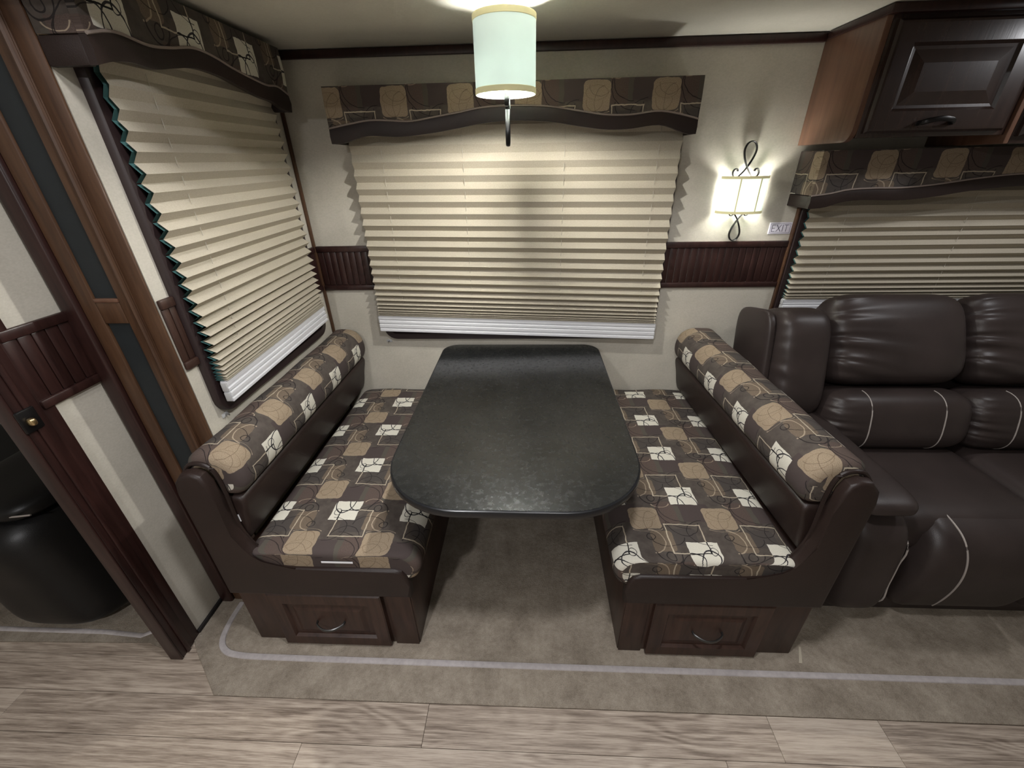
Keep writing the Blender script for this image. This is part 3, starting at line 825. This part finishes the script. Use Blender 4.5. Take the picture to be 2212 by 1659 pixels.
# ---------------------------------------------------------------- wall sconce
SX, SZ0, SZ1 = .872, 1.338, 1.478
sn = thing('wall_sconce', 'lit cream wall sconce with black iron scrolls on the back wall', 'lamp', (SX, YB, 1.40))
def sc_pt(t, r=1.0): return (SX - .092*r*cos(t), YB - .004 - .074*r*sin(t)**.8)
N = 36
def sc_strip(t0, t1, z0, z1, r0, r1, n=N):
    R_ = []
    for i in range(n+1):
        t_ = t0 + (t1-t0)*i/n; a, b = sc_pt(t_, r0), sc_pt(t_, r1)
        R_.append([(*a, z0), (*a, z1), (*b, z1), (*b, z0)])
    return loft(R_, True, True)
ss = obj('shade', sc_strip(.02, pi-.02, SZ0, SZ1, 1.0, .985), 'sconce_shade', sn)
obj('rim_band', sc_strip(.02, pi-.02, SZ0, SZ0+.010, 1.012, 1.001), 'shade_trim', ss)
obj('rim_band', sc_strip(.02, pi-.02, SZ1-.010, SZ1, 1.012, 1.001), 'shade_trim', ss)
for t_ in (pi*.36, pi*.64):
    obj('seam_band', sc_strip(t_-.028, t_+.028, SZ0, SZ1, 1.016, 1.002, 4), 'shade_trim', ss)
obj('back_plate', box(SX-.05, SX+.05, YB-.010, YB, 1.36, 1.45, .003), 'iron', sn)
bm = bmesh.new(); bmesh.ops.create_uvsphere(bm, u_segments=16, v_segments=10, radius=.026)
for v in bm.verts: v.co += Vector((SX, YB-.040, 1.410))
obj('bulb', bm, 'bulb_sconce', sn)
obj('socket', sweep([(SX, YB-.010, 1.388), (SX, YB-.042, 1.388)], .008, 0), 'white_plastic', sn)
fr2 = lambda p, z, o: (p, YB-.016+o, z)
iron_scroll(SX-.004, SZ1+.003, fr2, sn, 1, .95, True, 'scroll_upper', .008, .0028)
iron_scroll(SX+.004, SZ0-.002, fr2, sn, -1, .88, False, 'scroll_lower', .008, .0028)
for s_ in (-1, 1):
    bm = bmesh.new()
    sweep(smooth_path([(SX+.004+s_*.020, YB-.016, SZ0+.01), (SX+.004+s_*.024, YB-.016, SZ0-.008), (SX+.004+s_*.034, YB-.016, SZ0-.010), (SX+.004+s_*.040, YB-.016, SZ0-.002)], 5), .007, .0025, (0, 1, 0), bm=bm)
    obj('scroll_tip', bm, 'iron', sn)

# ---------------------------------------------------------------- exit sign
ex = thing('exit_sign', 'small white EXIT sign below the wall sconce', 'sign', (1.071, YB, 1.272))
obj('plate', box(1.024, 1.118, YB-.0025, YB, 1.249, 1.296, .0006), 'sign_white', ex)
bm = bmesh.new()
for a, b_, c, d in ((1.0295, 1.1125, 1.2535, 1.2545), (1.0295, 1.1125, 1.2905, 1.2915), (1.0295, 1.0305, 1.2535, 1.2915), (1.1115, 1.1125, 1.2535, 1.2915)):
    add_box(bm, a, b_, YB-.0032, YB-.0024, c, d)
obj('border', bm, 'sign_ink', ex)
bm = bmesh.new()
def stroke(x0, z0, x1, z1, wv=.0011):
    d = Vector((x1-x0, 0, z1-z0)).normalized(); nn = Vector((-d.z, 0, d.x))*wv
    A, B = Vector((x0, YB-.0032, z0)), Vector((x1, YB-.0032, z1))
    q = [A-nn, B-nn, B+nn, A+nn]
    loft([[p[:] for p in q], [(p+Vector((0, .0008, 0)))[:] for p in q]], True, True, bm=bm)
zb, zt = 1.2585, 1.2865
stroke(1.0365, zb, 1.0365, zt); stroke(1.0365, zb+.001, 1.0505, zb+.001); stroke(1.0365, zt-.001, 1.0505, zt-.001); stroke(1.0365, (zb+zt)/2, 1.0485, (zb+zt)/2)
stroke(1.0550, zb, 1.0740, zt); stroke(1.0550, zt, 1.0740, zb)
stroke(1.0810, zb, 1.0810, zt)
stroke(1.0865, zt-.001, 1.1055, zt-.001); stroke(1.0960, zb, 1.0960, zt)
obj('lettering', bm, 'sign_ink', ex)

# ---------------------------------------------------------------- overhead cabinets
CZ0, CY = 1.580, 1.628
oc = thing('overhead_cabinet', 'cherry sided overhead cabinet with one dark door above the sofa', 'cabinet', (1.3, YB, CZ0), 'overhead cabinets')
side = []
for k in range(7):
    a = pi + (pi/2)*k/6
    side.append((CY+.035+.035*cos(a), CZ0+.035+.035*sin(a)))
side += [(YB-.001, CZ0), (YB-.001, 1.925), (CY, 1.925)]
obj('side_panel', prism(side, 'x', 1.052, 1.070, .0015), 'cherry', oc)
obj('body', box(1.070, 1.535, CY+.012, YB-.001, CZ0+.02, 1.925), 'espresso', oc)
obj('face_frame', box(1.070, 1.535, CY, CY+.012, CZ0+.012, 1.925, .002), 'espresso', oc)
obj('crown_strip', box(1.046, 1.535, CY-.022, YB-.02, 1.905, 1.929, .004), 'mahogany', oc)
door_r = [(0, 0), (0, .012), (.006, .019), (.012, .020), (.058, .020), (.066, .012), (.074, .011), (.108, .019)]
d1 = obj('door', panel_rings(1.082, 1.512, 1.604, 1.893, CY, door_r), 'espresso', oc, angle=6)
def bow(cx, z, y, par, mat='black_pull'):
    hp = smooth_path([(cx-.050, y, z-.004), (cx-.047, y-.020, z-.002), (cx-.030, y-.030, z+.003), (cx, y-.033, z+.006), (cx+.030, y-.030, z+.003), (cx+.047, y-.020, z-.002), (cx+.050, y, z-.004)], 5)
    obj('handle', sweep(hp, .0075, .004, (0, 0, 1)), mat, par)
bow(1.285, 1.632, CY-.018, d1)
oc2 = thing('overhead_cabinet', 'second overhead cabinet at the right edge of the photo, hung a little lower', 'cabinet', (1.8, YB, CZ0-.02), 'overhead cabinets')
obj('side_panel', box(1.536, 1.552, CY-.01, YB-.001, CZ0-.014, 1.925, .003), 'cherry', oc2)
obj('body', box(1.552, 2.10, CY+.002, YB-.001, CZ0+.004, 1.925), 'espresso', oc2)
obj('face_frame', box(1.552, 2.10, CY-.010, CY+.002, CZ0-.014, 1.925, .002), 'espresso', oc2)
d2 = obj('door', panel_rings(1.562, 2.05, 1.586, 1.893, CY-.010, door_r), 'espresso', oc2, angle=6)
bow(1.80, 1.614, CY-.028, d2)

# ---------------------------------------------------------------- leather sofa
so = thing('recliner_sofa', 'dark brown leather reclining sofa under the right window', 'sofa', (1.7, 1.45, CARPET_Z))
obj('base', box(1.10, 2.5, 1.045, 1.80, CARPET_Z, .12, .01), 'leather', so)
obj('back_frame', box(1.02, 2.5, 1.735, 1.872, .10, .93, .03, 3), 'leather', so)
def wrink(amp, side=-1, kz=11, fall=.45):
    def f(a, b, g):
        e = (a*side*-1 + 1)            # 0 at that end
        k = math.exp(-e/fall)*(1 if b < .75 else 0)
        fan = g + (g-.35)*-.30*e                      # folds fan out from the seam
        s_ = sin(fan*kz + 1.3*sin(fan*5.3)) + .6*sin(fan*kz*2.1 + 1.3)
        s_ = abs(s_)**.7*(1 if s_ > 0 else -1)
        return Vector((0, amp*k*s_*.55, amp*.3*k*cos(fan*kz+1)))
    return f
heads = []
for i, (x0, x1) in enumerate(((1.205, 1.735), (1.745, 2.30))):
    cx, hx = (x0+x1)/2, (x1-x0)/2
    obj('head_cushion', puff((cx, 1.655, .865), (hx, .105, .185), (7, 2.6, 4), -.50, 60, wrink(.019, -1, 13, .38)), 'leather', so)
    lc = obj('lumbar_cushion', puff((cx-.01, 1.505, .588), (hx+.012, .115, .122), (9, 2.8, 3.2), -.25, 50, wrink(.012, -1, 14, .14)), 'leather', so)
    for fx in (-.52, .52):
        wp = []
        for k in range(17):
            a = math.radians(-75 + 150*k/16)
            y_ = -abs(cos(a))**(2/2.8)*.115; z_ = math.copysign(abs(sin(a))**(2/3.0), sin(a))*.122
            Rm = Matrix.Rotation(-.25, 3, 'X') @ Vector((0, y_-.001, z_))
            wp.append((cx-.01+fx*hx, 1.505+Rm.y, .588+Rm.z))
        obj('welt', sweep(wp, .0024, 0, n=6), 'welt', lc)
    obj('seat_cushion', puff((cx, 1.275, .405), (hx, .245, .085), (9, 5, 3.4), 0, 22), 'leather', so)
    # footrest
    fprof = smooth_path([(1.16, .07, 0), (1.06, .065, 0), (1.005, .09, 0), (.975, .17, 0), (.955, .27, 0), (.955, .36, 0), (.985, .435, 0), (1.05, .470, 0), (1.13, .478, 0), (1.17, .46, 0), (1.175, .26, 0)], 5, True)
    fx0, fx1 = (x0+.105 if i == 0 else x0+.012), x1-.006
    cy = sum(p.x for p in fprof)/len(fprof); cz = sum(p.y for p in fprof)/len(fprof)
    rings = []
    for q in range(0, 25):
        f = q/24; x = fx0 + (fx1-fx0)*f
        e = min(f, 1-f)*(fx1-fx0); sc_ = 1 - .22*max(0, 1-e/.05)**2
        rings.append([(x, cy+(p.x-cy)*sc_, cz+(p.y-cz)*sc_) for p in fprof])
    fo = obj('footrest', loft(rings, True, True), 'leather', so, angle=60)
    wp = [(fx0 + .085 + (.47-p.y)*.16, p.x-.001, p.y+.0005) for p in fprof if p.y > .10 and p.x < 1.12]
    wp = smooth_path(sorted(wp, key=lambda q: -q[2])[::4], 5)
    obj('welt', sweep(wp, .0028, 0, n=6), 'welt', fo)
# arm
arm = obj('arm', puff((1.155, 1.36, .288), (.120, .400, .270), (5, 2.3, 6), 0, 28, lambda a, b, g: Vector((.02*(-g), 0, 0))), 'leather', so)
for s_ in (-1, 1):
    wp = []
    for k in range(21):
        g = .90 - 1.8*k/20
        ax = .62 if s_ > 0 else .80
        yy = max(.02, 1 - ax**5 - abs(g)**6)**(1/2.3)
        wp.append((1.155 + s_*.120*ax + .02*(-g), 1.36-.400*yy-.0015, .288 + .270*g))
    obj('welt', sweep(smooth_path(wp[::4], 5), .0026, 0, n=6), 'welt', arm)
pad = obj('arm_pad', puff((1.118, 1.345, .575), (.092, .375, .034), (6, 9, 3), 0, 20), 'leather', so)
wing = obj('wing_cushion', puff((1.090, 1.640, .775), (.108, .135, .225), (5, 3, 5), -.30, 40, wrink(.010, -1, 15, .30)), 'leather', so)
obj('wing_panel', puff((.972, 1.700, .745), (.022, .14, .235), (4, 5, 6), -.22, 14), 'leather', so)
obj('far_arm', puff((2.42, 1.37, .30), (.11, .385, .29), (4.5, 6, 5), 0, 14), 'leather', so)

# ---------------------------------------------------------------- recliner beyond the partition
rc = thing('recliner_chair', 'black leather recliner at the left edge behind the partition post', 'chair', (-2.0, 1.4, CARPET_Z))
obj('arm', puff((-1.79, 1.28, .278), (.21, .43, .272), (4, 4, 7), 0, 22, lambda a, b, g: Vector((.05*(-g), -.015*abs(g), 0))), 'black_leather', rc)
pad = obj('arm_pad', puff((-1.80, 1.30, .565), (.185, .41, .045), (5, 7, 2.8), 0, 18), 'black_leather', rc)
obj('welt', sweep([(-1.985+.37*k/12, .893+.02*((k-6)/6)**2, .565) for k in range(13)], .003, 0, n=6), 'welt', pad)
obj('footrest', puff((-2.30, 1.12, .26), (.29, .24, .20), (7, 3.2, 3.5), 0, 18), 'black_leather', rc)
obj('seat_cushion', puff((-2.30, 1.40, .40), (.29, .30, .09), (7, 5, 3.5), 0, 14), 'black_leather', rc)
obj('back_cushion', puff((-2.30, 1.72, .75), (.29, .12, .34), (7, 3, 4), -.2, 14), 'black_leather', rc)

# latch on the partition post
la = thing('door_latch', 'black latch with brass thumb turn on the mahogany post at the left edge', 'latch', (XP+.014, YP-.045, 1.006))
obj('plate', box(XP+.010, XP+.019, YP-.062, YP-.020, .975, 1.035, .004), 'black_pull', la)
obj('thumb_turn', puff((XP+.027, YP-.047, 1.004), (.009, .007, .010), 3, 0, 6), 'brass', la)
